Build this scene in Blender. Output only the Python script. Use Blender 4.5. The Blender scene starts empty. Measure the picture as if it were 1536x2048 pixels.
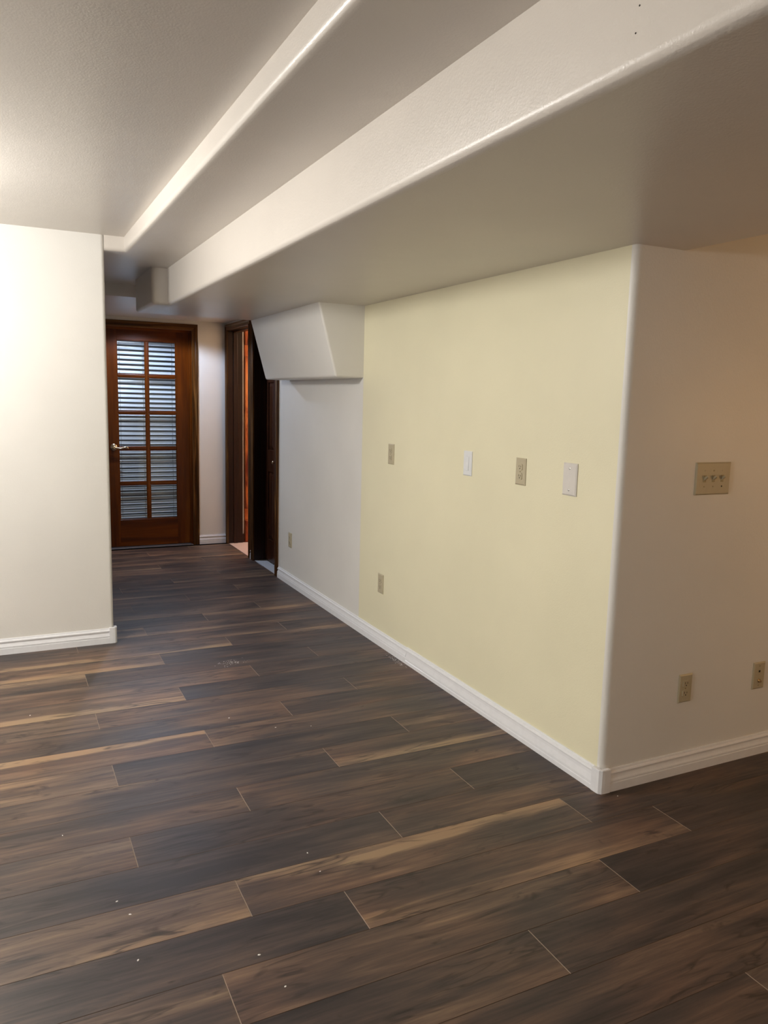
import bpy, bmesh, math, random
from mathutils import Vector, Matrix

S = bpy.context.scene
COL = S.collection
rnd = random.Random(7)

# ------------------------------------------------------------------ camera
FPX = 1556.17
cam_d = bpy.data.cameras.new('camera')
cam_d.sensor_fit = 'VERTICAL'
cam_d.sensor_height = 36.0
cam_d.lens = FPX * 36.0 / 2048.0
cam_d.clip_start = 0.05
cam = bpy.data.objects.new('camera', cam_d)
COL.objects.link(cam)
_r = Vector((0.898175, -0.438951, 0.024583))
_u = Vector((0.041273, 0.139858, 0.989311))
_f = Vector((0.437697, 0.887559, -0.143734))
cam.matrix_world = Matrix(((_r.x, _u.x, -_f.x, 0), (_r.y, _u.y, -_f.y, 0), (_r.z, _u.z, -_f.z, 1.4422), (0, 0, 0, 1)))
S.camera = cam

# ------------------------------------------------------------------ view
S.view_settings.view_transform = 'Standard'
S.view_settings.look = 'None'
S.view_settings.gamma = 1.0
S.view_settings.use_curve_mapping = False
S.view_settings.exposure = 0.0
w = bpy.data.worlds.new('world')
S.world = w
w.use_nodes = True
w.node_tree.nodes['Background'].inputs[0].default_value = (0.5, 0.5, 0.55, 1)
w.node_tree.nodes['Background'].inputs[1].default_value = 0.02

# ------------------------------------------------------------------ lamps
def lamp(name, kind, loc, energy, color, radius=0.1, rot=None, **kw):
    d = bpy.data.lights.new(name, kind)
    d.energy = energy
    d.color = color
    if kind in ('POINT', 'SPOT'):
        d.shadow_soft_size = radius
    for k, v in kw.items():
        setattr(d, k, v)
    o = bpy.data.objects.new(name, d)
    o.location = loc
    if rot:
        o.rotation_euler = rot
    COL.objects.link(o)
    return o

WARMW = (1.0, 0.97, 0.925)
lamp('ceiling_lamp', 'POINT', (-0.72, 3.45, 2.08), 90, WARMW, 0.10)
lamp('left_fill', 'POINT', (-2.45, 1.1, 1.70), 76, WARMW, 0.12)  # unseen fill from the far left, added to lift the room's ambient
lamp('rear_fill', 'POINT', (0.40, -2.0, 1.90), 9, (1.0, 0.88, 0.74), 0.12)  # weak warm fill, unseen, added behind the camera
lamp('side_lamp', 'POINT', (3.6, 0.6, 1.35), 15, (1.0, 0.52, 0.15), 0.12)
lamp('hall_downlight', 'SPOT', (1.20, 6.93, 2.105), 64, (0.66, 0.77, 1.0), 0.05,
     spot_size=math.radians(156), spot_blend=0.25)
lamp('bathroom_lamp', 'POINT', (3.4, 7.30, 2.0), 45, (1.0, 0.70, 0.45), 0.1)
lamp('back_room_fill', 'POINT', (1.1, 8.1, 2.15), 26, (0.78, 0.87, 1.0), 0.15)  # unseen fill, added to brighten the blind slats from behind

# ------------------------------------------------------------------ dimensions (metres)
XW, YC, YP, YL, XL = 1.9637, 2.0916, 4.3053, 4.6129, 0.5422
Z1, Z2, Z3, ZS = 2.2837, 2.2042, 1.9843, 2.1175
XS1, XB, XB2, X2 = 0.6474, 0.9608, 0.865, 2.2078
YE, YE2, YD, YS = 5.05, 5.6681, 7.472, 5.94
ZB, D1, D2 = 1.5622, 0.2943, 0.1792
R = 0.024                       # bullnose radius
XMIN, XMAX, YMIN = -3.0, 4.3, -2.6

# ------------------------------------------------------------------ node helpers
def newmat(name):
    m = bpy.data.materials.new(name)
    m.use_nodes = True
    nt = m.node_tree
    b = nt.nodes['Principled BSDF']
    return m, nt, b

def nd(nt, t, **kw):
    n = nt.nodes.new(t)
    for k, v in kw.items():
        setattr(n, k, v)
    return n

def setin(n, **kw):
    for k, v in kw.items():
        n.inputs[k.replace('_', ' ')].default_value = v

def ramp(nt, stops):
    n = nt.nodes.new('ShaderNodeValToRGB')
    e = n.color_ramp.elements
    while len(e) < len(stops):
        e.new(0.5)
    for i, (p, c) in enumerate(stops):
        e[i].position = p
        e[i].color = (*c, 1)
    return n

def lin(r, g, b):
    f = lambda c: (c / 255 / 12.92) if c / 255 <= 0.04045 else ((c / 255 + 0.055) / 1.055) ** 2.4
    return (f(r), f(g), f(b))

def paint(name, col, rough=0.42, bump=0.25, scale=170.0, coarse=22.0):
    m, nt, b = newmat(name)
    tc = nd(nt, 'ShaderNodeTexCoord')
    n1 = nd(nt, 'ShaderNodeTexNoise'); setin(n1, Scale=scale, Detail=3.0, Roughness=0.55)
    n2 = nd(nt, 'ShaderNodeTexNoise'); setin(n2, Scale=coarse, Detail=2.0)
    nt.links.new(tc.outputs['Object'], n1.inputs['Vector'])
    nt.links.new(tc.outputs['Object'], n2.inputs['Vector'])
    ad = nd(nt, 'ShaderNodeMath', operation='MULTIPLY_ADD')
    ad.inputs[1].default_value = 0.9
    nt.links.new(n2.outputs['Fac'], ad.inputs[0]); nt.links.new(n1.outputs['Fac'], ad.inputs[2])
    bp = nd(nt, 'ShaderNodeBump'); setin(bp, Strength=bump, Distance=0.0022)
    nt.links.new(ad.outputs[0], bp.inputs['Height'])
    nt.links.new(bp.outputs[0], b.inputs['Normal'])
    n3 = nd(nt, 'ShaderNodeTexNoise'); setin(n3, Scale=2.2, Detail=3.0)
    nt.links.new(tc.outputs['Object'], n3.inputs['Vector'])
    rp = ramp(nt, [(0.3, tuple(c * 0.965 for c in col)), (0.7, tuple(min(1, c * 1.02) for c in col))])
    nt.links.new(n3.outputs['Fac'], rp.inputs[0])
    nt.links.new(rp.outputs[0], b.inputs['Base Color'])
    b.inputs['Roughness'].default_value = rough
    return m

def plain(name, col, rough=0.4, metal=0.0, spec=0.5):
    m, nt, b = newmat(name)
    tc = nd(nt, 'ShaderNodeTexCoord')
    n = nd(nt, 'ShaderNodeTexNoise'); setin(n, Scale=35.0, Detail=2.0)
    nt.links.new(tc.outputs['Object'], n.inputs['Vector'])
    rp = ramp(nt, [(0.3, tuple(c * 0.96 for c in col)), (0.7, col)])
    nt.links.new(n.outputs['Fac'], rp.inputs[0])
    nt.links.new(rp.outputs[0], b.inputs['Base Color'])
    b.inputs['Roughness'].default_value = rough
    b.inputs['Metallic'].default_value = metal
    b.inputs['Specular IOR Level'].default_value = spec
    return m

def wood(name, dark, mid, light, scale=(30, 30, 1.6), rough=0.32, contrast=(0.3, 0.55, 0.75), wave=False):
    """straight grained stained wood, grain along the axis with the smallest scale"""
    m, nt, b = newmat(name)
    tc = nd(nt, 'ShaderNodeTexCoord')
    mp = nd(nt, 'ShaderNodeMapping'); mp.inputs['Scale'].default_value = scale
    nt.links.new(tc.outputs['Object'], mp.inputs['Vector'])
    n = nd(nt, 'ShaderNodeTexNoise'); setin(n, Scale=1.0, Detail=6.0, Roughness=0.6, Distortion=0.8 if wave else 0.25)
    nt.links.new(mp.outputs[0], n.inputs['Vector'])
    rp = ramp(nt, [(contrast[0], dark), (contrast[1], mid), (contrast[2], light)])
    nt.links.new(n.outputs['Fac'], rp.inputs[0])
    nt.links.new(rp.outputs[0], b.inputs['Base Color'])
    bp = nd(nt, 'ShaderNodeBump'); setin(bp, Strength=0.12, Distance=0.001)
    nt.links.new(n.outputs['Fac'], bp.inputs['Height']); nt.links.new(bp.outputs[0], b.inputs['Normal'])
    b.inputs['Roughness'].default_value = rough
    b.inputs['Specular IOR Level'].default_value = 0.28
    return m

M = {}
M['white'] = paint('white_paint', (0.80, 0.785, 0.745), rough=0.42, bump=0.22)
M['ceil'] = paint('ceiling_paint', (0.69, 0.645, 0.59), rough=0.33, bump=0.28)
M['yellow'] = paint('cream_paint', (0.845, 0.80, 0.585), rough=0.38, bump=0.22)
M['trim'] = plain('trim_white', (0.86, 0.87, 0.90), 0.25)
M['almond'] = plain('almond_plastic', (0.52, 0.46, 0.32), 0.32)
M['almond_d'] = plain('almond_recess', (0.36, 0.30, 0.17), 0.4)
M['blank'] = plain('blank_plate_plastic', (0.73, 0.70, 0.66), 0.3)
M['wplast'] = plain('white_plastic', (0.80, 0.82, 0.84), 0.28)
M['black'] = plain('dark_slot', (0.02, 0.015, 0.01), 0.6)
M['brass'] = plain('brass', (0.75, 0.62, 0.42), 0.22, 1.0)
M['bronze'] = plain('threshold_metal', (0.10, 0.09, 0.09), 0.45)
M['steel'] = plain('steel', (0.55, 0.54, 0.52), 0.3, 1.0)
M['mahog'] = wood('mahogany_stain', (0.040, 0.007, 0.001), (0.120, 0.026, 0.0015), (0.25, 0.066, 0.005), (9, 9, 0.7), 0.27)
M['mahogx'] = wood('mahogany_stain_cross', (0.040, 0.007, 0.001), (0.120, 0.026, 0.0015), (0.25, 0.066, 0.005), (0.7, 9, 9), 0.27)
M['oakz'] = wood('oak_casing', (0.022, 0.007, 0.001), (0.075, 0.027, 0.004), (0.24, 0.11, 0.03), (40, 40, 1.5), 0.3, (0.35, 0.5, 0.72), True)
M['oakx'] = wood('oak_casing_cross', (0.022, 0.007, 0.001), (0.075, 0.027, 0.004), (0.24, 0.11, 0.03), (1.5, 40, 40), 0.3, (0.35, 0.5, 0.72), True)
M['oaky'] = wood('oak_casing_side', (0.022, 0.007, 0.001), (0.075, 0.027, 0.004), (0.24, 0.11, 0.03), (40, 1.5, 40), 0.3, (0.35, 0.5, 0.72), True)
M['bifold'] = wood('walnut_stain', (0.026, 0.007, 0.003), (0.060, 0.019, 0.007), (0.11, 0.038, 0.013), (25, 25, 1.3), 0.3)
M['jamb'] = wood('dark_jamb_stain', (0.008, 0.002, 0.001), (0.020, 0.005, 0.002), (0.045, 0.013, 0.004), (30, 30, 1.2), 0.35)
M['knotty'] = wood('knotty_orange', (0.16, 0.018, 0.004), (0.55, 0.14, 0.03), (0.75, 0.28, 0.08), (14, 14, 2.2), 0.35, (0.38, 0.5, 0.7), True)
M['tile'] = paint('pink_tile', (0.75, 0.58, 0.52), 0.25, 0.05)
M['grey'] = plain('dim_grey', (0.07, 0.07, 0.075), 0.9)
def slat_mat():
    m = plain('blind_slat', (0.92, 0.94, 0.97), 0.4)
    nt = m.node_tree; b = nt.nodes['Principled BSDF']; out = nt.nodes['Material Output']
    tl = nd(nt, 'ShaderNodeBsdfTranslucent'); tl.inputs[0].default_value = (0.8, 0.86, 0.95, 1)
    mx = nd(nt, 'ShaderNodeMixShader'); mx.inputs[0].default_value = 0.2
    nt.links.new(b.outputs[0], mx.inputs[1]); nt.links.new(tl.outputs[0], mx.inputs[2]); nt.links.new(mx.outputs[0], out.inputs['Surface'])
    return m
M['slat'] = slat_mat()
M['chip'] = plain('paint_chip_white', (0.9, 0.88, 0.85), 0.5)

def glass():
    m, nt, b = newmat('pane_glass')
    b.inputs['Base Color'].default_value = (0.96, 0.98, 0.98, 1)
    b.inputs['Roughness'].default_value = 0.02
    b.inputs['Transmission Weight'].default_value = 1.0
    b.inputs['IOR'].default_value = 1.45
    # thin pane: let lamp light pass to the blind behind it
    out = nt.nodes['Material Output']
    tr = nd(nt, 'ShaderNodeBsdfTransparent'); tr.inputs[0].default_value = (0.93, 0.95, 0.95, 1)
    gl = nd(nt, 'ShaderNodeBsdfGlossy'); gl.inputs['Roughness'].default_value = 0.03
    geo = nd(nt, 'ShaderNodeNewGeometry')
    dt = nd(nt, 'ShaderNodeVectorMath', operation='DOT_PRODUCT')
    nt.links.new(geo.outputs['Normal'], dt.inputs[0]); nt.links.new(geo.outputs['Incoming'], dt.inputs[1])
    ab = nd(nt, 'ShaderNodeMath', operation='ABSOLUTE'); nt.links.new(dt.outputs['Value'], ab.inputs[0])
    om = nd(nt, 'ShaderNodeMath', operation='SUBTRACT'); om.inputs[0].default_value = 1.0; nt.links.new(ab.outputs[0], om.inputs[1])
    pw = nd(nt, 'ShaderNodeMath', operation='POWER'); pw.inputs[1].default_value = 5.0; nt.links.new(om.outputs[0], pw.inputs[0])
    fr = nd(nt, 'ShaderNodeMath', operation='MULTIPLY_ADD'); fr.inputs[1].default_value = 0.96; fr.inputs[2].default_value = 0.035
    nt.links.new(pw.outputs[0], fr.inputs[0])
    mx = nd(nt, 'ShaderNodeMixShader')
    nt.links.new(fr.outputs[0], mx.inputs[0]); nt.links.new(tr.outputs[0], mx.inputs[1]); nt.links.new(gl.outputs[0], mx.inputs[2])
    nt.links.new(mx.outputs[0], out.inputs['Surface'])
    return m
M['glass'] = glass()

def plank_material():
    """laminate oak: dark slate, brown and tan streaks. Object colour: R tone, G near-edge band, B far-edge band, A red/slate hue (0.5 = neutral)"""
    m, nt, b = newmat('laminate_plank')
    L = nt.links.new
    tc = nd(nt, 'ShaderNodeTexCoord'); oi = nd(nt, 'ShaderNodeObjectInfo')
    off = nd(nt, 'ShaderNodeVectorMath', operation='SCALE'); off.inputs[0].default_value = (37.1, 11.7, 23.3)
    L(oi.outputs['Random'], off.inputs['Scale'])
    add = nd(nt, 'ShaderNodeVectorMath', operation='ADD'); L(tc.outputs['Object'], add.inputs[0]); L(off.outputs[0], add.inputs[1])
    def noise(sc, detail=4.0, rough=0.55, dist=0.0):
        mp = nd(nt, 'ShaderNodeMapping'); mp.inputs['Scale'].default_value = sc
        L(add.outputs[0], mp.inputs['Vector'])
        n = nd(nt, 'ShaderNodeTexNoise'); setin(n, Scale=1.0, Detail=detail, Roughness=rough, Distortion=dist)
        L(mp.outputs[0], n.inputs['Vector'])
        return n
    n1 = noise((1.4, 12, 1), 4.0, 0.5, 0.8)         # broad streaks
    n2 = noise((3.5, 62, 1), 5.0, 0.62, 0.5)        # grain
    n3 = noise((2.2, 5.0, 1), 2.0, 0.5, 0.3)        # patches
    n5 = noise((14, 190, 1), 3.0, 0.7)              # pores
    n4 = noise((2.6, 9.0, 1), 3.0, 0.6, 2.4)        # knots / cathedral darks
    def math_(op, a, b_=None, c=None):
        n = nd(nt, 'ShaderNodeMath', operation=op)
        for i, v in enumerate((a, b_, c)):
            if v is None: continue
            if isinstance(v, (int, float)): n.inputs[i].default_value = v
            else: L(v, n.inputs[i])
        return n.outputs[0]
    sep = nd(nt, 'ShaderNodeSeparateColor'); L(oi.outputs['Color'], sep.inputs[0])
    xyz = nd(nt, 'ShaderNodeSeparateXYZ'); L(tc.outputs['Object'], xyz.inputs[0])
    # wobbling edge coordinate
    yw = math_('ADD', xyz.outputs['Y'], math_('MULTIPLY', math_('SUBTRACT', n1.outputs['Fac'], 0.5), 0.10))
    def band(sign):
        mr = nd(nt, 'ShaderNodeMapRange', interpolation_type='SMOOTHSTEP')
        mr.inputs['From Min'].default_value = 0.022; mr.inputs['From Max'].default_value = 0.050
        L(math_('MULTIPLY', yw, sign), mr.inputs['Value'])
        return mr.outputs[0]
    nearb = math_('MULTIPLY', band(-1.0), math_('SUBTRACT', sep.outputs[1], 0.5))
    farb = math_('MULTIPLY', band(1.0), math_('SUBTRACT', sep.outputs[2], 0.5))
    t = math_('MULTIPLY_ADD', math_('SUBTRACT', n1.outputs['Fac'], 0.5), 1.1, 0.0)
    t = math_('ADD', t, math_('MULTIPLY', math_('SUBTRACT', n2.outputs['Fac'], 0.5), 0.80))
    t = math_('ADD', t, math_('MULTIPLY', math_('SUBTRACT', n3.outputs['Fac'], 0.5), 0.75))
    t = math_('ADD', t, math_('MULTIPLY', math_('SUBTRACT', n5.outputs['Fac'], 0.5), 0.24))
    t = math_('ADD', t, sep.outputs[0])
    t = math_('ADD', t, nearb); t = math_('ADD', t, farb)
    rp = ramp(nt, [(0.06, lin(48, 42, 42)), (0.34, lin(70, 60, 57)), (0.54, lin(91, 75, 66)), (0.76, lin(114, 96, 82)), (1.0, lin(148, 128, 103))])
    L(t, rp.inputs[0])
    # hue: slate <-> reddish
    hue = math_('ADD', math_('MULTIPLY', math_('SUBTRACT', n3.outputs['Fac'], 0.45), 1.6), math_('SUBTRACT', oi.outputs['Alpha'], 0.5))
    hr = nd(nt, 'ShaderNodeMapRange'); hr.inputs['From Min'].default_value = -0.4; hr.inputs['From Max'].default_value = 0.5
    L(hue, hr.inputs['Value'])
    tint = ramp(nt, [(0.0, (0.94, 0.95, 0.96)), (0.45, (0.99, 0.96, 0.92)), (1.0, (1.07, 0.91, 0.83))])
    L(hr.outputs[0], tint.inputs[0])
    mul = nd(nt, 'ShaderNodeMix', data_type='RGBA', blend_type='MULTIPLY'); mul.inputs[0].default_value = 1.0
    L(rp.outputs[0], mul.inputs[6]); L(tint.outputs[0], mul.inputs[7])
    # thin dark cracks and cathedral lines, only in patches
    n6 = noise((1.9, 15, 1), 2.0, 0.5, 1.6); n7 = noise((2.4, 7.0, 1), 2.0, 0.5, 0.4)
    ln = math_('ABSOLUTE', math_('SUBTRACT', n6.outputs['Fac'], 0.5))
    lr = ramp(nt, [(0.0, (1, 1, 1)), (0.05, (0, 0, 0))]); L(ln, lr.inputs[0])
    pr_ = ramp(nt, [(0.50, (0, 0, 0)), (0.60, (1, 1, 1))]); L(n7.outputs['Fac'], pr_.inputs[0])
    crack = math_('MULTIPLY', math_('MULTIPLY', lr.outputs[0], pr_.outputs[0]), 0.75)
    # knots
    kr = ramp(nt, [(0.61, (0, 0, 0)), (0.71, (1, 1, 1))]); L(n4.outputs['Fac'], kr.inputs[0])
    kk = math_('MULTIPLY', kr.outputs[0], 0.75)
    mk = nd(nt, 'ShaderNodeMix', data_type='RGBA'); L(kk, mk.inputs[0]); L(mul.outputs[2], mk.inputs[6]); mk.inputs[7].default_value = (*lin(38, 29, 26), 1)
    mc = nd(nt, 'ShaderNodeMix', data_type='RGBA'); L(crack, mc.inputs[0]); L(mk.outputs[2], mc.inputs[6]); mc.inputs[7].default_value = (*lin(34, 26, 24), 1)
    mk = mc
    L(mk.outputs[2], b.inputs['Base Color'])
    bp = nd(nt, 'ShaderNodeBump'); setin(bp, Strength=0.10, Distance=0.001); L(n2.outputs['Fac'], bp.inputs['Height']); L(bp.outputs[0], b.inputs['Normal'])
    rr = nd(nt, 'ShaderNodeMapRange'); rr.inputs['To Min'].default_value = 0.38; rr.inputs['To Max'].default_value = 0.56
    L(n3.outputs['Fac'], rr.inputs['Value']); L(rr.outputs[0], b.inputs['Roughness'])
    b.inputs['Specular IOR Level'].default_value = 0.45
    return m
M['plank'] = plank_material()
M['plank_end'] = plain('plank_core_highlight', lin(150, 130, 112), 0.5)  # pale core tan with the joint highlight painted into the colour
M['plank_side'] = plain('plank_cut_side', lin(88, 72, 62), 0.6)
M['subfloor'] = plain('underlay', lin(52, 44, 40), 0.8)

# ------------------------------------------------------------------ mesh helpers
def link(name, bm, mats, parent=None, smooth=False, loc=None):
    me = bpy.data.meshes.new(name)
    bmesh.ops.recalc_face_normals(bm, faces=bm.faces)
    bm.to_mesh(me); bm.free()
    if not isinstance(mats, (list, tuple)): mats = [mats]
    for m in mats: me.materials.append(m)
    if smooth:
        for p in me.polygons: p.use_smooth = True
        me.set_sharp_from_angle(angle=math.radians(38))
    o = bpy.data.objects.new(name, me)
    COL.objects.link(o)
    if parent: o.parent = parent
    if loc: o.location = loc
    return o

def struct(o, label=None):
    o['kind'] = 'structure'
    if label: o['label'] = label
    return o

def empty(name, loc, label=None, cat=None, group=None, rot=0.0):
    o = bpy.data.objects.new(name, None)
    o.empty_display_size = 0.1
    o.location = loc; o.rotation_euler = (0, 0, rot)
    COL.objects.link(o)
    if label: o['label'] = label
    if cat: o['category'] = cat
    if group: o['group'] = group
    return o

def box(bm, x0, x1, y0, y1, z0, z1, mi=0, bev=0.0, seg=2):
    g = bmesh.ops.create_cube(bm, size=1.0)
    vs = g['verts']
    for v in vs:
        v.co = Vector(((x0 + x1) / 2 + v.co.x * (x1 - x0), (y0 + y1) / 2 + v.co.y * (y1 - y0), (z0 + z1) / 2 + v.co.z * (z1 - z0)))
    fs = set(f for v in vs for f in v.link_faces)
    if bev > 0:
        es = list(set(e for v in vs for e in v.link_edges))
        r = bmesh.ops.bevel(bm, geom=es, offset=bev, segments=seg, affect='EDGES', profile=0.5)
        fs = set(f for f in fs if f.is_valid) | set(r['faces'])
    for f in fs: f.material_index = mi
    return fs

def prism(bm, pts, z0, z1, bevel=None, r=R, seg=6, mi=0):
    """plan polygon pts extruded z0..z1; bevel = function(co_a, co_b) -> True for edges to round"""
    lo = [bm.verts.new((x, y, z0)) for x, y in pts]
    hi = [bm.verts.new((x, y, z1)) for x, y in pts]
    n = len(pts)
    fs = [bm.faces.new(lo[::-1]), bm.faces.new(hi)]
    for i in range(n):
        fs.append(bm.faces.new((lo[i], lo[(i + 1) % n], hi[(i + 1) % n], hi[i])))
    for f in fs: f.material_index = mi
    bmesh.ops.recalc_face_normals(bm, faces=fs)
    if bevel:
        es = set(e for f in fs for e in f.edges)
        es = [e for e in es if bevel(e.verts[0].co, e.verts[1].co)]
        bmesh.ops.bevel(bm, geom=es, offset=r, segments=seg, affect='EDGES', profile=0.5, clamp_overlap=True)

def near(a, b, t=1e-4): return abs(a - b) < t

def extrude_profile(bm, prof, p0, p1, normal, mi=0):
    """profile [(out, z)] swept from p0 to p1 (xy), 'out' along normal (xy)"""
    a, b_ = [], []
    for o, z in prof:
        a.append(bm.verts.new((p0[0] + normal[0] * o, p0[1] + normal[1] * o, z)))
        b_.append(bm.verts.new((p1[0] + normal[0] * o, p1[1] + normal[1] * o, z)))
    n = len(prof)
    for i in range(n):
        f = bm.faces.new((a[i], a[(i + 1) % n], b_[(i + 1) % n], b_[i])); f.material_index = mi
    bm.faces.new(a[::-1]).material_index = mi
    bm.faces.new(b_).material_index = mi

def lathe(bm, prof, axis='Z', seg=24, center=(0, 0, 0), mi=0):
    rings = []
    for r_, h in prof:
        ring = []
        for k in range(seg):
            a = 2 * math.pi * k / seg
            c, s = r_ * math.cos(a), r_ * math.sin(a)
            v = {'Z': (c, s, h), 'Y': (c, h, s), 'X': (h, c, s)}[axis]
            ring.append(bm.verts.new((v[0] + center[0], v[1] + center[1], v[2] + center[2])))
        rings.append(ring)
    for i in range(len(rings) - 1):
        for k in range(seg):
            bm.faces.new((rings[i][k], rings[i][(k + 1) % seg], rings[i + 1][(k + 1) % seg], rings[i + 1][k])).material_index = mi
    bm.faces.new(rings[0]).material_index = mi
    bm.faces.new(rings[-1][::-1]).material_index = mi

def tube(bm, pts, rads, seg=12, mi=0):
    rings = []
    for i, p in enumerate(pts):
        p = Vector(p)
        d = (Vector(pts[min(i + 1, len(pts) - 1)]) - Vector(pts[max(i - 1, 0)])).normalized()
        u = d.cross(Vector((0, 0, 1)))
        if u.length < 0.1: u = d.cross(Vector((0, 1, 0)))
        u.normalize(); v = d.cross(u)
        rings.append([bm.verts.new(p + rads[i] * (math.cos(2 * math.pi * k / seg) * u + math.sin(2 * math.pi * k / seg) * v)) for k in range(seg)])
    for i in range(len(rings) - 1):
        for k in range(seg):
            bm.faces.new((rings[i][k], rings[i][(k + 1) % seg], rings[i + 1][(k + 1) % seg], rings[i + 1][k])).material_index = mi
    bm.faces.new(rings[0][::-1]); bm.faces.new(rings[-1])

# ================================================================== SETTING
# ---- floor: underlay slab and planks
bm = bmesh.new(); box(bm, XMIN - .1, XMAX + .1, YMIN - .1, YD + .35, -0.12, -0.0085)
floor = struct(link('floor', bm, M['subfloor']))

PW, PL = 0.182, 1.2192
Y0 = 1.573                      # far edge of row 0
phase = {0: 1.251, 1: .443, 2: .854, 3: .575, 4: 1.143, 5: .323, 6: .731, 7: 1.146, 8: .335, 9: .738, 10: 1.143, 11: .330, 12: .738,
         13: 1.154, 14: .335, 15: .74, 16: 1.161, 17: .335, 18: .74, 19: 1.15, 20: .337, 21: .743, -1: .86, -2: 1.668}
# colour notes per plank, keyed (row, index of left joint): (tone, near band, far band, hue)
TONES = {
    (12, -1): (.60, .98, .5, .62), (9, -1): (.55, .5, 1.0, .68), (8, -1): (.60, .75, .6, .55), (8, 0): (.32, .5, .35, .3), (7, -1): (.38, .5, .62, .35),
    (6, -1): (.40, .5, .38, .45), (7, 0): (.48, .88, .45, .5), (6, 0): (.47, .62, .5, .55), (5, -1): (.53, .5, .64, .4), (5, 0): (.42, .45, .5, .6),
    (5, 1): (.33, .5, .4, .3), (4, -1): (.33, .5, .58, .2), (4, 0): (.40, .5, .5, .55), (3, -1): (.57, .66, .6, .48), (3, 0): (.46, .55, .95, .6),
    (3, 1): (.34, .5, .5, .5), (2, -1): (.31, .62, .45, .25), (2, 0): (.46, .88, .5, .65), (2, 1): (.28, .5, .5, .45), (1, -1): (.38, .5, .66, .45),
    (1, 0): (.48, .5, .62, .6), (1, 1): (.28, .5, .5, .5), (0, -1): (.46, .6, .45, .5), (0, 0): (.35, .5, .5, .5), (-1, -1): (.34, .5, .6, .5),
    (-1, 0): (.42, .5, .5, .55), (-2, -1): (.36, .5, .5, .5), (10, -1): (.44, .4, .5, .42), (10, 0): (.42, .5, .5, .55), (11, -1): (.57, .5, .5, .38),
    (11, 0): (.46, .62, .5, .45), (11, 1): (.42, .5, .5, .5), (12, 0): (.33, .56, .35, .28), (12, 1): (.42, .5, .5, .5), (13, -1): (.54, .64, .55, .6),
    (13, 0): (.43, .5, .5, .5), (14, -1): (.55, .35, .75, .5), (14, 0): (.36, .5, .42, .32), (14, 1): (.42, .5, .5, .5), (15, -1): (.56, .75, .5, .5),
    (15, 0): (.38, .5, .5, .4), (16, -1): (.52, .85, .5, .5), (16, 0): (.42, .55, .7, .5), (17, 0): (.38, .75, .5, .5)}
def plank_bm(x0, x1, y0, y1):
    """top at z=0, tiny chamfer; end chamfers pale: laminate core plus painted bevel highlight"""
    b = bmesh.new()
    g, c, h = 0.0003, 0.0008, 0.0080
    ex0, ex1, ey0, ey1 = x0 + g, x1 - g, y0 + g, y1 - g
    ce = 0.0011
    T = [b.verts.new(v) for v in ((ex0 + ce, ey0 + c, 0), (ex1 - ce, ey0 + c, 0), (ex1 - ce, ey1 - c, 0), (ex0 + ce, ey1 - c, 0))]
    Mi = [b.verts.new(v) for v in ((ex0, ey0, -0.0008), (ex1, ey0, -0.0008), (ex1, ey1, -0.0008), (ex0, ey1, -0.0008))]
    B = [b.verts.new((v.co.x, v.co.y, -h)) for v in Mi]
    b.faces.new(T)
    for i in range(4):
        j = (i + 1) % 4
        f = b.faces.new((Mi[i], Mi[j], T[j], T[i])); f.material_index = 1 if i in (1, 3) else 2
        f = b.faces.new((B[i], B[j], Mi[j], Mi[i])); f.material_index = 2
    b.faces.new(B[::-1]).material_index = 2
    return b
full_me = None
def room_has(x0, x1, y0, y1):
    if y0 >= YD + .02 or y1 < -1.2: return False
    if y0 >= YL + .1 and x1 < XL + .02: return x1 > -0.3 and False
    if y0 >= YC + .1 and x0 > XW - .005: return False
    return True
PR = random.Random(21)
for n in range(-16, 33):
    yf = Y0 + PW * n; yn = yf - PW
    ph = phase.get(n)
    if ph is None:
        ph = [.33, .74, 1.15][n % 3 - 2] if n > 21 else PR.uniform(0, PL)
        if n > 21: ph = {2: .337, 0: .743, 1: 1.15}[n % 3]
    k0 = int(math.floor((-2.3 - ph) / PL))
    for k in range(k0, k0 + 6):
        x0, x1 = ph + PL * k, ph + PL * (k + 1)
        if x0 > XMAX - .4: continue
        a, b_ = x0, x1
        c_, d_ = yn, min(yf, YD + .03)
        if yn >= YC + .1: b_ = min(b_, XW + 0.004)
        if yn >= YL + .1: a = max(a, XL - 0.02)
        if b_ - a < 0.02 or not room_has(x0, x1, yn, yf): continue
        cx, cy = (x0 + x1) / 2, (yn + yf) / 2
        if near(a, x0) and near(b_, x1) and near(d_, yf):
            if full_me is None:
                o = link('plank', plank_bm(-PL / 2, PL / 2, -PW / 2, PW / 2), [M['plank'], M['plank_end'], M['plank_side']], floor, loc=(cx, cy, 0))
                full_me = o.data
            else:
                o = bpy.data.objects.new('plank', full_me); COL.objects.link(o); o.parent = floor; o.location = (cx, cy, 0)
        else:
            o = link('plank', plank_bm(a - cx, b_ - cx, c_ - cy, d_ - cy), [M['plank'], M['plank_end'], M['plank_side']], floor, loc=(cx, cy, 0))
        t = TONES.get((n, k))
        if t is None:
            t = (PR.uniform(.36, .58), PR.choice([.5, .5, .5, .62, .72, .4]), PR.choice([.5, .5, .5, .65, .4]), PR.uniform(.3, .7))
        o.color = t

# tile threshold and bathroom floor
bm = bmesh.new()
box(bm, XW + .0045, 3.9, 6.700, 7.55, -0.008, 0.0015)
bath = struct(link('floor_bathroom', bm, M['tile']))
bm = bmesh.new(); box(bm, XW + .0045, 2.30, 5.946, 6.55, -0.008, 0.002)
struct(link('floor_closet', bm, M['wplast']))

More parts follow.
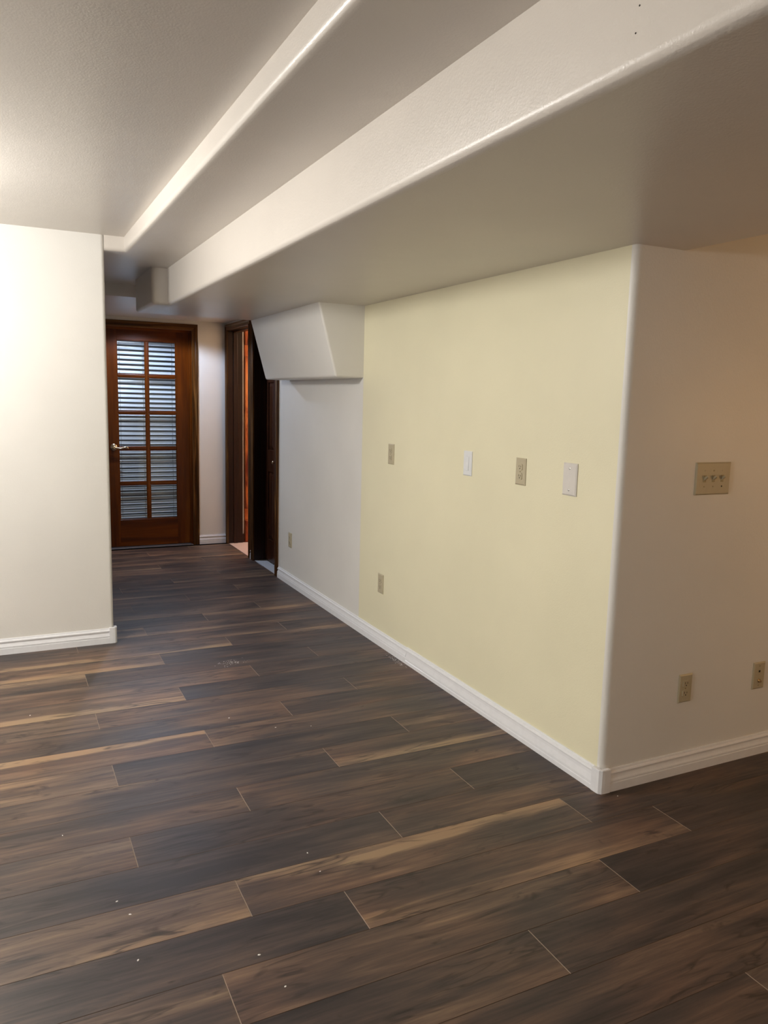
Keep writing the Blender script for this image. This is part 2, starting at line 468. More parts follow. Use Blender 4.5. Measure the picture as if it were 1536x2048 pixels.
# ---- walls
H_OPEN = 2.04                   # underside of head jambs
JT = 0.018
WT = 0.14                       # wall thickness at the doors
bm = bmesh.new()
box(bm, XW, XW + WT, YC + R, YP, 0, Z1, 1)
box(bm, XW, XW + WT, YP, 5.946 - JT, 0, Z1)
box(bm, XW, XW + WT, 5.946 - JT, 6.55 + JT, H_OPEN + JT, Z1)
box(bm, XW, XW + WT, 6.55 + JT, 6.700 - JT, 0, Z1)
box(bm, XW, XW + WT, 6.700 - JT, 7.41 + JT, H_OPEN + JT, Z1)
box(bm, XW, XW + WT, 7.41 + JT, YD, 0, Z1)
struct(link('wall_right', bm, [M['white'], M['yellow']]))

bm = bmesh.new()                # return wall with the bullnosed outer corner
prism(bm, [(XW, YC), (XMAX, YC), (XMAX, YC + .12), (XW + WT, YC + .12), (XW + WT, YC + R), (XW, YC + R)], 0, Z1,
      lambda a, b: near(a.x, XW) and near(b.x, XW) and near(a.y, YC) and near(b.y, YC), r=R - 0.0005)
struct(link('wall_near_right', bm, M['white'], smooth=True))

bm = bmesh.new()                # white partition left of the hall, bullnosed end
prism(bm, [(XMIN, YL), (XL, YL), (XL, YL + .12), (XMIN, YL + .12)], 0, Z1,
      lambda a, b: near(a.x, XL) and near(b.x, XL) and near(a.y, b.y), r=0.02)
struct(link('wall_center', bm, M['white'], smooth=True))

DX0, DX1 = 0.837, 1.623         # french door leaf
FX0, FX1 = DX0 - .028, DX1 + .022
bm = bmesh.new()
box(bm, -1.5, FX0, YD, YD + .12, 0, Z1)
box(bm, FX0, FX1, YD, YD + .12, H_OPEN + JT + .004, Z1)
box(bm, FX1, XW + WT, YD, YD + .12, 0, Z1)
struct(link('wall_far', bm, M['white']))

for nm, b6 in dict(wall_left=(XMIN - .1, XMIN, YMIN, YL + .12, 0, Z1), wall_rear=(XMIN - .1, XMAX + .1, YMIN - .1, YMIN, 0, Z1),
                   wall_side=(XMAX, XMAX + .1, YMIN, YC + .12, 0, Z1), wall_hall_left=(-1.6, -1.5, YL + .12, YD + .12, 0, Z1)).items():
    bm = bmesh.new(); box(bm, *b6)
    struct(link(nm, bm, M['white']))

# ---- ceilings and bulkheads
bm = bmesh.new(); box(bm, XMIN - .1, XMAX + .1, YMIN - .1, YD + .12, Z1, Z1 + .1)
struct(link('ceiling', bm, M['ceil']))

def bev_slab(a, b):
    if near(a.z, Z2) and near(b.z, Z2):
        if near(a.x, XS1) and near(b.x, XS1): return True
        if near(a.y, YL) and near(b.y, YL): return True
    return False
bm = bmesh.new()
prism(bm, [(XS1, YMIN), (XB, YMIN), (XB, YE), (XB2, YE), (XB2, YE2), (XW, YE2), (XW, YD), (-1.5, YD), (-1.5, YL + .12), (XL, YL + .12), (XL, YL), (XS1, YL)],
      Z2, Z1, bev_slab, r=0.022)
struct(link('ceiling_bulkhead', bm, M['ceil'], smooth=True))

def bev_beam(a, b):
    lo = near(a.z, Z3) and near(b.z, Z3)
    if lo:
        if near(a.x, XB) and near(b.x, XB): return True
        if near(a.y, YE) and near(b.y, YE): return True
        if near(a.x, XB2) and near(b.x, XB2): return True
        if near(a.x, X2) and near(b.x, X2): return True
        if near(a.y, YE2) and near(b.y, YE2): return True
    else:
        if near(a.x, XB2) and near(b.x, XB2) and near(a.y, YE) and near(b.y, YE): return True
    return False
bm = bmesh.new()
prism(bm, [(XB, YMIN), (X2, YMIN), (X2, YC), (XW, YC), (XW, YE2), (XB2, YE2), (XB2, YE), (XB, YE)], Z3, Z1, bev_beam, r=0.024)
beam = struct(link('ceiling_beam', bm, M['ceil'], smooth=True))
for (yy, zz) in ((1.055, 2.085), (1.06, 2.045)):
    bm = bmesh.new(); lathe(bm, [(0.0016, -0.0006), (0.0014, 0.0002)], 'X', 10, (XB, yy, zz))
    link('nail_hole', bm, M['black'], beam)

bm = bmesh.new(); box(bm, -1.5, XW, YS, YD, ZS, Z2)
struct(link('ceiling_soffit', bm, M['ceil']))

# sloped box under the stairs, hung under the beam against the wall
bm = bmesh.new()
v = [bm.verts.new(c) for c in ((XW, YP, Z3), (XW - D1, YP, Z3), (XW - D2, YP, ZB), (XW, YP, ZB),
                               (XW, YE2, Z3), (XW - D1, YE2, Z3), (XW - D2, YE2, ZB), (XW, YE2, ZB))]
for f in ((0, 1, 2, 3), (4, 7, 6, 5), (1, 5, 6, 2), (2, 6, 7, 3), (0, 4, 5, 1), (0, 3, 7, 4)):
    bm.faces.new([v[i] for i in f])
bmesh.ops.recalc_face_normals(bm, faces=bm.faces)
es = [e for e in bm.edges if (set(e.verts) in ({v[1], v[2]}, {v[2], v[6]}, {v[2], v[3]}, {v[5], v[6]}, {v[6], v[7]}))]
bmesh.ops.bevel(bm, geom=es, offset=0.014, segments=4, affect='EDGES', profile=0.5)
struct(link('wall_bulkhead', bm, M['white'], smooth=True))

# ---- baseboards
BP = [(0, 0), (.0150, 0), (.0150, .0335), (.0115, .0355), (.0115, .0385), (.0148, .0405), (.0140, .0450), (.0110, .0520), (.0085, .0600), (.0070, .0665),
      (.0065, .0675), (.0125, .0690), (.0130, .0735), (.0105, .0780), (.0060, .0800), (.0055, .0840), (.0040, .0880), (0, .0880)]
BP2 = [(0, 0), (.0150, 0), (.0150, .0180), (.0125, .0200), (.0125, .0225), (.0152, .0245), (.0146, .0320), (.0115, .0440), (.0085, .0560), (.0070, .0660),
       (.0066, .0690), (.0130, .0710), (.0136, .0760), (.0110, .0815), (.0060, .0835), (.0055, .0880), (.0040, .0925), (0, .0925)]
def baseboard(name, runs, prof=BP):
    bm = bmesh.new()
    for p0, p1, nrm in runs: extrude_profile(bm, prof, p0, p1, nrm)
    return struct(link(name, bm, M['trim']))
YJ = 3.645
bb = baseboard('baseboard_right', [((XW, YC + .034), (XW, YJ - .0005), (-1, 0))], BP2)
baseboard('baseboard_right', [((XW, YJ), (XW, 5.872), (-1, 0))])
baseboard('baseboard_near_right', [((XW + .034, YC), (XMAX, YC), (0, -1))])
baseboard('baseboard_center', [((XMIN, YL), (XL - .022, YL), (0, -1))])
baseboard('baseboard_far', [((1.690, YD), (XW - .0145, YD), (0, -1))])
baseboard('baseboard_pier', [((XW, 6.6115), (XW, 6.6395), (-1, 0))])
baseboard('baseboard_rear', [((XMIN, YMIN), (XMAX, YMIN), (0, 1))])
baseboard('baseboard_left', [((XMIN, YMIN + .02), (XMIN, YL - .02), (1, 0))])

def corner_block(name, cx, cy, sx, sy, arm=.033, t=.017, h=.093):
    """moulded outside-corner block; (sx,sy) = outward diagonal"""
    bm = bmesh.new()
    e = .0003
    pts = [(cx - sx * arm, cy + sy * e), (cx - sx * arm, cy + sy * t), (cx - sx * 0.006, cy + sy * t), (cx + sx * .006, cy + sy * .0155),
           (cx + sx * .0155, cy + sy * .006), (cx + sx * t, cy - sy * .006), (cx + sx * t, cy - sy * arm), (cx + sx * e, cy - sy * arm), (cx + sx * e, cy + sy * e)]
    prism(bm, pts, 0, h)
    es = [ed for ed in bm.edges if near(ed.verts[0].co.z, h) and near(ed.verts[1].co.z, h)]
    bmesh.ops.bevel(bm, geom=es, offset=.002, segments=2, affect='EDGES')
    return struct(link(name, bm, M['trim']))
corner_block('trim_1', XW, YC, -1, -1)
corner_block('trim_2', XL, YL, 1, -1, arm=.026)

# ================================================================== DOORS
def casing_bm(bm, x0, x1, y0, y1, z0, z1, axis, out, mi=0):
    """stepped casing board: back board plus a raised outer bead and inner bead. axis: long axis ; out: ('x'|'y', sign)"""
    box(bm, x0, x1, y0, y1, z0, z1, mi, .002, 1)

CP = [(0, 0), (.0, .012), (.004, .0155), (.010, .0155), (.013, .011), (.030, .0095), (.036, .013), (.042, .017), (.052, .017), (.057, .012), (.057, 0)]  # (across, out)
def casing(name, mat, origin, along, across, out, length, parent, w=.057):
    """profile swept along a vector; origin = inner edge start"""
    bm = bmesh.new()
    A, X, O = Vector(along), Vector(across), Vector(out)
    o = Vector(origin)
    n = len(CP); s = w / .057
    a = [bm.verts.new(o + X * (c * s) + O * t) for c, t in CP]
    b_ = [bm.verts.new(o + A * length + X * (c * s) + O * t) for c, t in CP]
    for i in range(n):
        bm.faces.new((a[i], a[(i + 1) % n], b_[(i + 1) % n], b_[i]))
    bm.faces.new(a[::-1]); bm.faces.new(b_)
    return link(name, bm, mat, parent)

def casing_mitre(name, mat, o, along, across, out, length, parent, m0=0, m1=0, w=.057):
    """as casing, with mitred ends: end offset grows with 'across' by m0 / m1"""
    bm = bmesh.new()
    A, X, O = Vector(along), Vector(across), Vector(out); o = Vector(o)
    n = len(CP); s = w / .057
    a = [bm.verts.new(o - A * (m0 * c * s) + X * (c * s) + O * t) for c, t in CP]
    b_ = [bm.verts.new(o + A * (length + m1 * c * s) + X * (c * s) + O * t) for c, t in CP]
    for i in range(n):
        bm.faces.new((a[i], a[(i + 1) % n], b_[(i + 1) % n], b_[i]))
    bm.faces.new(a[::-1]); bm.faces.new(b_)
    return link(name, bm, mat, parent)

# ---- door_1: french door at the end of the hall
d1 = struct(empty('door_1', (DX0, YD, 0)), 'wooden french door with ten glass panes at the end of the hall')
def P(name, bm, mat, parent, **kw):
    """world-coordinate mesh parented to something at an offset"""
    o = link(name, bm, mat, parent, **kw)
    off = Vector((0, 0, 0)); q = parent
    while q is not None:
        off += q.location; q = q.parent
    o.location = Vector(o.location) - off if kw.get('loc') else -off
    return o
HZ = H_OPEN
def fix(o, parent):
    off = Vector((0, 0, 0)); q = parent
    while q is not None:
        off += q.location; q = q.parent
    o.location = -off
    return o
ci = -.012
fix(casing_mitre('casing', M['oakz'], (FX1 + ci, YD, 0), (0, 0, 1), (1, 0, 0), (0, -1, 0), HZ + ci, d1, 0, 1), d1)
fix(casing_mitre('casing', M['oakz'], (FX0 - ci, YD, 0), (0, 0, 1), (-1, 0, 0), (0, -1, 0), HZ + ci, d1, 0, 1), d1)
fix(casing_mitre('casing', M['oakx'], (FX0 - ci, YD, HZ + ci), (1, 0, 0), (0, 0, 1), (0, -1, 0), FX1 - FX0 + 2 * ci, d1, 1, 1), d1)
JD = .12
for (a, b_) in ((FX1 - .018, FX1), (FX0, FX0 + .018)):
    bm = bmesh.new(); box(bm, a, b_, YD - .001, YD + JD, 0, HZ); P('jamb', bm, M['mahog'], d1)
bm = bmesh.new(); box(bm, FX0, FX1, YD - .001, YD + JD, HZ, HZ + .022); P('jamb', bm, M['mahogx'], d1)
YF = YD + .045                  # leaf front face
bm = bmesh.new(); box(bm, FX0 + .018, FX1 - .018, YD + .012, YF - .002, HZ - .036, HZ); P('door_stop', bm, M['mahogx'], d1)
bm = bmesh.new(); box(bm, FX1 - .030, FX1 - .018, YD + .012, YF - .002, 0, HZ - .036, 0, .002, 1); P('door_stop', bm, M['mahog'], d1)
bm = bmesh.new(); box(bm, FX0 + .018, FX0 + .030, YD + .012, YF - .002, 0, HZ - .036, 0, .002, 1); P('door_stop', bm, M['mahog'], d1)
bm = bmesh.new(); box(bm, FX0 + .018, FX1 - .018, YD - .03, YD + .10, 0.0005, .007, 0, .002, 1); P('threshold', bm, M['bronze'], d1)

LT = .038
GX0, GX1, GZ0, GZ1 = .968, 1.496, .262, 1.915
LX0, LX1 = FX0 + .019, FX1 - .019
ZL0, ZL1 = .011, HZ - .004
for (a, b_) in ((LX0, GX0), (GX1, LX1)):
    bm = bmesh.new(); box(bm, a, b_, YF, YF + LT, ZL0, ZL1, 0, .0015, 1); P('stile', bm, M['mahog'], d1)
for (a, b_) in ((ZL0, GZ0), (GZ1, ZL1)):
    bm = bmesh.new(); box(bm, GX0, GX1, YF, YF + LT, a, b_, 0, .0015, 1); P('rail', bm, M['mahogx'], d1)
MXC = 1.232
ZM = [.603, .929, 1.262, 1.597]
def muntin(bm, a, b_, axis):
    pass
bm = bmesh.new(); box(bm, MXC - .013, MXC + .013, YF + .004, YF + LT - .004, GZ0, GZ1, 0, .005, 2); P('muntin', bm, M['mahog'], d1)
for z in ZM:
    for (a, b_) in ((GX0, MXC - .013), (MXC + .013, GX1)):
        bm = bmesh.new(); box(bm, a, b_, YF + .004, YF + LT - .004, z - .013, z + .013, 0, .005, 2); P('muntin', bm, M['mahogx'], d1)
zz = [GZ0] + ZM + [GZ1]
for i in range(5):
    for (a, b_) in ((GX0, MXC - .013), (MXC + .013, GX1)):
        z0 = zz[i] + (.013 if i else 0); z1 = zz[i + 1] - (.013 if i < 4 else 0)
        bm = bmesh.new(); box(bm, a, b_, YF + .017, YF + .020, z0, z1); P('pane', bm, M['glass'], d1)
        # glazing bead round every pane
        bm = bmesh.new(); q = .007
        box(bm, a, a + q, YF + .006, YF + .016, z0, z1, 0, .002, 1); box(bm, b_ - q, b_, YF + .006, YF + .016, z0, z1, 0, .002, 1)
        box(bm, a + q, b_ - q, YF + .006, YF + .016, z0, z0 + q, 0, .002, 1); box(bm, a + q, b_ - q, YF + .006, YF + .016, z1 - q, z1, 0, .002, 1)
        P('glazing_bead', bm, M['mahog'], d1)
# lever handle
HXc, HZc = .922, .943
bm = bmesh.new()
lathe(bm, [(.033, 0), (.033, -.003), (.030, -.007), (.022, -.010), (.013, -.012), (.012, -.040), (.015, -.044), (.015, -.056), (.010, -.060)], 'Y', 28, (HXc, YF, HZc))
tube(bm, [(HXc, YF - .050, HZc), (HXc + .028, YF - .052, HZc - .006), (HXc + .055, YF - .052, HZc - .009), (HXc + .082, YF - .050, HZc - .002),
          (HXc + .103, YF - .048, HZc + .003), (HXc + .118, YF - .046, HZc - .004), (HXc + .122, YF - .046, HZc - .012)],
     [.011, .009, .0075, .008, .010, .008, .004], 12)
hd = P('lever_handle', bm, M['brass'], d1, smooth=True)
hd['label'] = 'satin brass lever handle'
# venetian blind behind the glass (own thing)
bl = empty('venetian_blind', (GX0, YF + LT, GZ0), 'white horizontal slat blind hanging behind the glass of the hall door', 'blind')
SY = YF + LT + .045
nsl = 39
sl_me = None
for i in range(nsl):
    z = 1.935 - .0435 * i
    if sl_me is None:
        bm = bmesh.new()
        tilt = math.radians(31)
        pr = []
        for s_ in (-1, -.5, 0, .5, 1):
            yy = s_ * .0245; pr.append((yy * math.cos(tilt), yy * math.sin(tilt) + .0025 * (1 - s_ * s_)))
        top = [(y, z_ + .0012) for y, z_ in pr]; pts = pr + top[::-1]
        a = [bm.verts.new((-.30, y, z_)) for y, z_ in pts]; b_ = [bm.verts.new((.30, y, z_)) for y, z_ in pts]
        for k in range(len(pts)): bm.faces.new((a[k], a[(k + 1) % len(pts)], b_[(k + 1) % len(pts)], b_[k]))
        bm.faces.new(a[::-1]); bm.faces.new(b_)
        o = link('slat', bm, M['slat'], bl); sl_me = o.data
    else:
        o = bpy.data.objects.new('slat', sl_me); COL.objects.link(o); o.parent = bl
    o.location = Vector((MXC, SY, z)) - bl.location
bm = bmesh.new(); box(bm, MXC - .31, MXC + .31, SY - .025, SY + .025, 1.955, 2.0); P('head_rail', bm, M['slat'], bl)
bm = bmesh.new(); box(bm, MXC - .30, MXC + .30, SY - .02, SY + .02, .225, .245); P('bottom_rail', bm, M['slat'], bl)
for xx in (MXC - .235, MXC - .03, MXC + .235):
    bm = bmesh.new(); box(bm, xx - .001, xx + .001, SY - .0275, SY - .0262, .24, 1.96); P('ladder_cord', bm, M['grey'], bl)
# room behind the hall door
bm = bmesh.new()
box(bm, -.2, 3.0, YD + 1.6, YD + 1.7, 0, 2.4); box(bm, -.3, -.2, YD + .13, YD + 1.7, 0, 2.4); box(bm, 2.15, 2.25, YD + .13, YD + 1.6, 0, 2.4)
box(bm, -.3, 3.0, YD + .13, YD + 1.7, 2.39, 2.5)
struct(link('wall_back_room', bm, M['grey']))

# ---- door openings in the right wall
def side_casings(parent, y0, y1, z):
    fix(casing_mitre('casing', M['oakz'], (XW, y1 + .003, 0), (0, 0, 1), (0, 1, 0), (-1, 0, 0), z + .003, parent, 0, 1), parent)
    fix(casing_mitre('casing', M['oakz'], (XW, y0 - .003, 0), (0, 0, 1), (0, -1, 0), (-1, 0, 0), z + .003, parent, 0, 1), parent)
    fix(casing_mitre('casing', M['oaky'], (XW, y0 - .003, z + .003), (0, 1, 0), (0, 0, 1), (-1, 0, 0), y1 - y0 + .006, parent, 1, 1), parent)
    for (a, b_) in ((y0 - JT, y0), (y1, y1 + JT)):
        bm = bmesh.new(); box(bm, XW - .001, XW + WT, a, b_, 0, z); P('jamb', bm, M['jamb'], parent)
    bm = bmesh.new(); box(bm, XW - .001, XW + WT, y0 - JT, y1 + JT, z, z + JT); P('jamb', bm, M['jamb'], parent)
d2 = struct(empty('door_2', (XW, 6.700, 0)), 'open doorway in dark wood casing in the right wall, by the far corner')
side_casings(d2, 6.700, 7.41, H_OPEN)
for (a, b_) in ((7.41 - .011, 7.41), (6.700, 6.711)):
    bm = bmesh.new(); box(bm, XW + .05, XW + .09, a, b_, 0, H_OPEN - .011, 0, .002, 1); P('door_stop', bm, M['jamb'], d2)
bm = bmesh.new(); box(bm, XW + .05, XW + .09, 6.700, 7.41, H_OPEN - .011, H_OPEN, 0, .002, 1); P('door_stop', bm, M['oaky'], d2)

d3 = struct(empty('door_3', (XW, 5.946, 0)), 'dark wood folding closet door with raised panels and small brass knob')
side_casings(d3, 5.946, 6.55, H_OPEN)
LXf = 2.062
def bifold_leaf(y0, y1):
    bm = bmesh.new()
    fr = .075; z0, z1 = .012, H_OPEN - .012
    pans = [(.205, .797), (.985, 1.556), (1.66, 1.93)]
    box(bm, LXf, LXf + .03, y0, y0 + fr, z0, z1, 0, .002, 1); box(bm, LXf, LXf + .03, y1 - fr, y1, z0, z1, 0, .002, 1)
    zs = [z0] + [q for p in pans for q in p] + [z1]
    for i in range(0, len(zs), 2): box(bm, LXf, LXf + .03, y0 + fr, y1 - fr, zs[i], zs[i + 1], 0, .002, 1)
    leaf = P('leaf', bm, M['bifold'], d3)
    for (a, b_) in pans:
        bm = bmesh.new()
        ya, yb = y0 + fr, y1 - fr
        box(bm, LXf + .010, LXf + .024, ya, yb, a, b_)
        # raised field with bevelled margins
        o_ = [(ya + .006, a + .006), (yb - .006, a + .006), (yb - .006, b_ - .006), (ya + .006, b_ - .006)]
        i_ = [(ya + .034, a + .034), (yb - .034, a + .034), (yb - .034, b_ - .034), (ya + .034, b_ - .034)]
        vo = [bm.verts.new((LXf + .0098, y, z)) for y, z in o_]; vi = [bm.verts.new((LXf + .001, y, z)) for y, z in i_]
        for k in range(4): bm.faces.new((vo[k], vo[(k + 1) % 4], vi[(k + 1) % 4], vi[k]))
        bm.faces.new(vi); bm.faces.new(vo[::-1])
        P('panel', bm, M['bifold'], leaf)
bifold_leaf(6.248, 6.545)
bifold_leaf(5.950, 6.245)
bm = bmesh.new(); lathe(bm, [(.008, 0), (.006, -.012), (.013, -.020), (.015, -.027), (.010, -.033), (.003, -.035)], 'X', 18, (LXf, 6.262, .889))
P('knob', bm, M['brass'], d3, smooth=True)
bm = bmesh.new(); box(bm, LXf + .031, LXf + .034, 5.9465, 6.5495, .002, H_OPEN); P('back_board', bm, M['black'], d3)

# bathroom seen through the open doorway
bm = bmesh.new(); box(bm, XW + WT + .001, 2.125, 7.44, 7.50, 0, Z1); box(bm, 2.125, 3.9, 7.50, 7.56, 0, Z1)
struct(link('wall_bathroom', bm, M['white']))
bm = bmesh.new(); box(bm, 3.9, 4.0, 5.6, 7.56, 0, Z1); box(bm, XW + WT, 3.9, 6.56, 6.62, 0, Z1)
struct(link('wall_bathroom_side', bm, M['white']))
bm = bmesh.new(); box(bm, XW + WT + .001, 2.128, 7.425, 7.4395, .0015, .083, 0, .002, 1)
struct(link('baseboard_bathroom', bm, M['bifold']))
cb = empty('linen_cabinet', (2.1285, 7.43, .0015), 'tall orange knotty wood cabinet seen through the open doorway', 'cabinet')
bm = bmesh.new(); box(bm, 2.129, 2.60, 7.43, 7.495, .0015, 2.12); P('body', bm, M['knotty'], cb)
for (a, b_) in ((.0015, .222), (.335, 1.818), (1.918, 2.12)):
    bm = bmesh.new(); box(bm, 2.132, 2.58, 7.412, 7.4295, a + .003, b_ - .003, 0, .003, 1); P('cabinet_door', bm, M['knotty'], cb)

# ================================================================== WALL PLATES
def plate_frame(name, label, cat, cx, cy, cz, facing, group=None):
    """local frame: x across, y out of wall (towards -y local), z up"""
    rot = {'x': -math.pi / 2, 'y': 0.0}[facing]
    return empty(name, (cx, cy, cz), label, cat, group, rot)
def LB(name, parent, mat, *b6, bev=0.0, seg=2):
    bm = bmesh.new(); box(bm, *b6, 0, bev, seg)
    return link(name, bm, mat, parent)
def base_plate(t, mat, w=.070, h=.114, th=.0055):
    bm = bmesh.new()
    hw, hh = w / 2, h / 2; s = .005
    vo = [bm.verts.new((x, 0, z)) for x, z in ((-hw, -hh), (hw, -hh), (hw, hh), (-hw, hh))]
    vm = [bm.verts.new((x, -th * .45, z)) for x, z in ((-hw, -hh), (hw, -hh), (hw, hh), (-hw, hh))]
    vi = [bm.verts.new((x, -th, z)) for x, z in ((-hw + s, -hh + s), (hw - s, -hh + s), (hw - s, hh - s), (-hw + s, hh - s))]
    bm.faces.new(vo)
    for k in range(4):
        j = (k + 1) % 4
        bm.faces.new((vo[k], vo[j], vm[j], vm[k])); bm.faces.new((vm[k], vm[j], vi[j], vi[k]))
    bm.faces.new(vi)
    return link('cover_plate', bm, mat, t)
def screw(t, x, z, y=-.0055, mat=None, r_=.0034):
    bm = bmesh.new(); lathe(bm, [(r_, .0003), (r_, -.0008), (r_ * .5, -.0014)], 'Y', 12, (x, y, z))
    box(bm, x - r_ * .8, x + r_ * .8, y - .0016, y - .0013, z - .0004, z + .0004)
    return link('screw', bm, mat or M['almond_d'], t)
def duplex(t, mat, deco=False):
    base_plate(t, mat)
    screw(t, 0, 0)
    for s_ in (-1, 1):
        zc = s_ * .0195
        bm = bmesh.new()
        pts = [(-.0165, -.010), (-.0105, -.0142), (.0105, -.0142), (.0165, -.010), (.0165, .010), (.0105, .0142), (-.0105, .0142), (-.0165, .010)]
        a = [bm.verts.new((x, -.0052, zc + z)) for x, z in pts]; b_ = [bm.verts.new((x * .96, -.0078, zc + z * .96)) for x, z in pts]
        for k in range(8): bm.faces.new((a[k], a[(k + 1) % 8], b_[(k + 1) % 8], b_[k]))
        bm.faces.new(b_); bm.faces.new(a[::-1])
        rc = link('receptacle', bm, mat, t)
        for (x0, x1, z0, z1) in ((-.0075, -.0052, -.001, .0075), (.0052, .0075, -.001, .0062)):
            bm = bmesh.new(); box(bm, x0, x1, -.0081, -.0077, zc + z0, zc + z1); link('slot', bm, M['black'], rc)
        bm = bmesh.new(); lathe(bm, [(.0027, .0002), (.0027, -.0003)], 'Y', 12, (0, -.0078, zc - .0068)); link('slot', bm, M['black'], rc)
E_ = .0003
t = plate_frame('power_outlet', 'almond power outlet high on the cream wall, nearest the stair box', 'outlet', XW - E_, 3.905, 1.137, 'x'); duplex(t, M['almond'])
t = plate_frame('power_outlet', 'almond power outlet high on the cream wall between the white switch and the blank plate', 'outlet', XW - E_, 2.683, 1.1535, 'x'); duplex(t, M['almond'])
t = plate_frame('power_outlet', 'almond power outlet low on the cream wall above the baseboard', 'outlet', XW - E_, 3.998, .371, 'x'); duplex(t, M['almond'])
t = plate_frame('power_outlet', 'almond power outlet low on the white wall beside the folding door', 'outlet', XW - E_, 5.598, .351, 'x'); duplex(t, M['almond'])
t = plate_frame('power_outlet', 'almond power outlet low on the shaded wall round the corner, below the triple switch', 'outlet', 2.362, YC - E_, .352, 'y'); duplex(t, M['almond'])

t = plate_frame('light_switch', 'white rocker light switch on the cream wall', 'switch', XW - E_, 3.101, 1.153, 'x')
base_plate(t, M['wplast'], .072, .116)
LB('rocker_frame', t, M['wplast'], -.0168, .0168, -.0068, -.005, -.0335, .0335, bev=.0008, seg=1)
bm = bmesh.new()
v = [bm.verts.new(c) for c in ((-.0148, -.0068, -.031), (.0148, -.0068, -.031), (.0148, -.0068, .031), (-.0148, -.0068, .031),
                               (-.0148, -.0098, -.031), (.0148, -.0098, -.031), (.0148, -.0082, 0), (-.0148, -.0082, 0), (.0148, -.0074, .031), (-.0148, -.0074, .031))]
for f in ((0, 1, 5, 4), (4, 5, 6, 7), (7, 6, 8, 9), (9, 8, 2, 3), (0, 4, 7, 9, 3), (1, 2, 8, 6, 5), (0, 3, 2, 1)): bm.faces.new([v[i] for i in f])
link('rocker', bm, M['wplast'], t)

t = plate_frame('blank_plate', 'white blank cover plate with two screws on the cream wall, nearest the corner', 'cover plate', XW - E_, 2.3635, 1.153, 'x')
base_plate(t, M['blank'], .082, .126, .0065)
screw(t, 0, .0415, -.0065, M['steel'], .0042); screw(t, 0, -.0415, -.0065, M['steel'], .0042)

t = plate_frame('triple_switch', 'almond triple toggle switch on the shaded wall round the corner', 'switch', 2.4155, YC - E_, 1.1745, 'y')
base_plate(t, M['almond'], .182, .123, .006)
for k in (-1, 0, 1):
    xx = k * .046
    bm = bmesh.new(); box(bm, xx - .0075, xx + .0075, -.0072, -.0055, -.0135, .0135, 0, .0006, 1); sw = link('toggle_frame', bm, M['almond_d'], t)
    bm = bmesh.new()
    v0 = [bm.verts.new((xx + x, -.007, z)) for x, z in ((-.0045, -.006), (.0045, -.006), (.0045, .006), (-.0045, .006))]
    v1 = [bm.verts.new((xx + x, -.021, z + .010)) for x, z in ((-.0036, -.0035), (.0036, -.0035), (.0036, .0035), (-.0036, .0035))]
    for q in range(4): bm.faces.new((v0[q], v0[(q + 1) % 4], v1[(q + 1) % 4], v1[q]))
    bm.faces.new(v1); bm.faces.new(v0[::-1])
    link('toggle', bm, M['almond'], sw)
    screw(t, xx, .030, -.006, M['almond'] if k else M['almond_d'], .003)
    screw(t, xx, -.030, -.006, M['black'] if k == 1 else M['almond_d'], .003)

t = plate_frame('cable_outlet', 'almond cable and phone jack plate low on the shaded wall at the frame edge', 'outlet', 2.781, YC - E_, .346, 'y')
base_plate(t, M['almond'])
screw(t, 0, .0415, -.0055, M['almond_d']); screw(t, 0, -.0415, -.0055, M['almond_d'])
LB('jack', t, M['black'], -.0045, .0045, -.0062, -.0050, .014, .023)
bm = bmesh.new(); lathe(bm, [(.0085, 0), (.0085, -.003), (.005, -.0032), (.005, -.011), (.0015, -.011)], 'Y', 8, (0, -.0055, -.022)); link('coax_connector', bm, M['brass'], t)

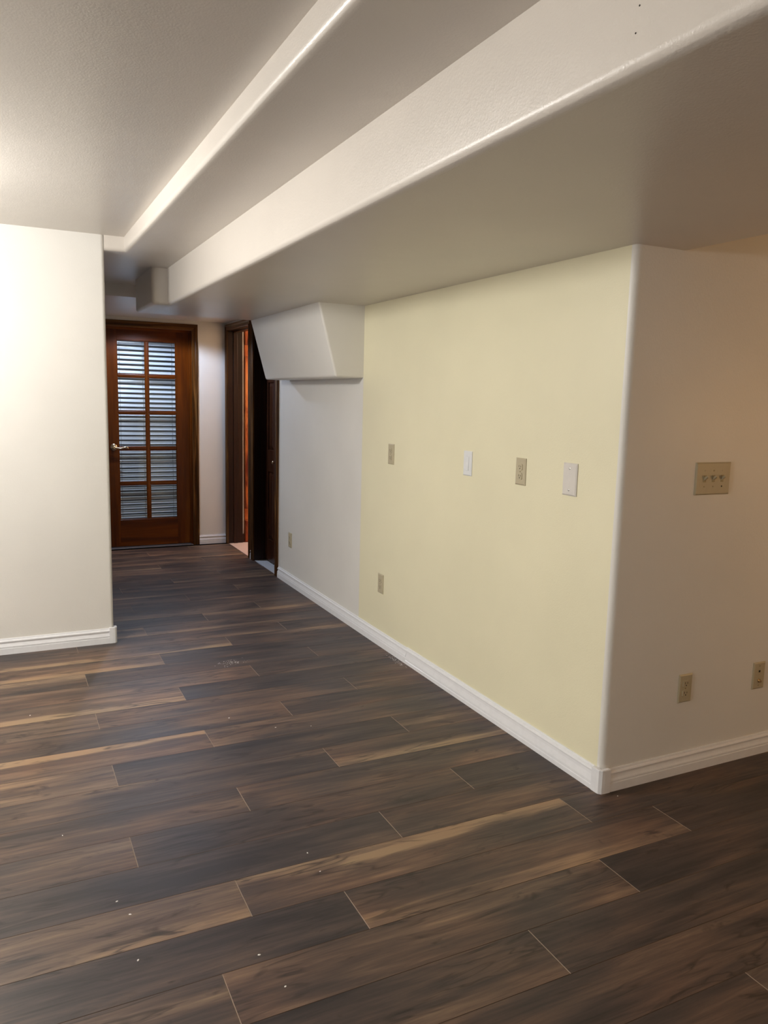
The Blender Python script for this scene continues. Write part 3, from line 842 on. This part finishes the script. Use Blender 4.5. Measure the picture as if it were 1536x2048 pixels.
# ================================================================== DEBRIS
chips = [(.126, 2.579, 'tiny white plaster crumb on the floor planks, second from the left frame edge'),
         (.242, 2.157, 'tiny white crumb, upper one of the close pair near the lower left of the floor'),
         (.268, 2.083, 'tiny white crumb, lower and smaller one of the close pair near the lower left'),
         (.260, 1.890, 'tiny white crumb on a slate plank below the close pair, nearest the lower left corner'),
         (.548, 1.782, 'bright white crumb on a dark plank just above the lowest left plank end joint'),
         (.574, 1.649, 'tiny white crumb lowest of all, just right of the lowest left plank end joint'),
         (.825, 2.055, 'long white crumb, lower of the pair in the middle of the near floor'),
         (.824, 2.163, 'tiny white crumb, upper of the pair in the middle of the near floor'),
         (1.031, 3.116, 'tiny white crumb in the mid floor, left one of two lying side by side'),
         (1.180, 3.071, 'tiny white crumb in the mid floor, right one of two lying side by side'),
         (.871, 3.295, 'pale crumb in the mid floor, left of the side by side pair'),
         (.064, 3.663, 'tiny pale crumb close to the left frame edge, below the white partition'),
         (2.007, 2.043, 'tiny white crumb just in front of the corner baseboard block')]
CR = random.Random(3)
for (x, y, lab) in chips:
    bm = bmesh.new()
    s_ = CR.uniform(.0018, .0034)
    bmesh.ops.create_icosphere(bm, subdivisions=1, radius=s_)
    ang = CR.uniform(0, 3.1)
    for q in bm.verts:
        q.co = Vector((q.co.x * 1.5, q.co.y * CR.uniform(.7, 1.1), max(q.co.z, -.3 * s_) * .55))
        q.co.rotate(Matrix.Rotation(ang, 3, 'Z'))
    mz = min(q.co.z for q in bm.verts)
    o = link('plaster_crumb', bm, M['chip'], loc=(x, y, -mz))
    o['label'] = lab
    o['category'] = 'crumb'; o['group'] = 'plaster crumbs scattered on the plank floor'

# dusty plaster scuffs on the planks
for (cx, cy, rx, ry, n_, lab) in ((1.074, 4.017, .09, .05, 90, 'faint white plaster dust scuff on the planks by the hall opening'),
                                  (1.925, 3.70, .022, .12, 110, 'thin white plaster dust on the floor along the right baseboard joint')):
    bm = bmesh.new()
    for i in range(n_):
        x = cx + CR.gauss(0, .45) * rx; y = cy + CR.gauss(0, .45) * ry
        x = min(x, XW - .017)
        r_ = CR.uniform(.0006, .0022); a0 = CR.uniform(0, 6)
        base = [bm.verts.new((x + r_ * CR.uniform(.8, 2.2) * math.cos(a0 + q * 1.57), y + r_ * math.sin(a0 + q * 1.57), .0001)) for q in range(4)]
        tip = bm.verts.new((x, y, .0006))
        for q in range(4): bm.faces.new((base[q], base[(q + 1) % 4], tip))
    o = link('plaster_dust', bm, M['chip'])
    o['label'] = lab; o['category'] = 'dust'; o['kind'] = 'stuff'
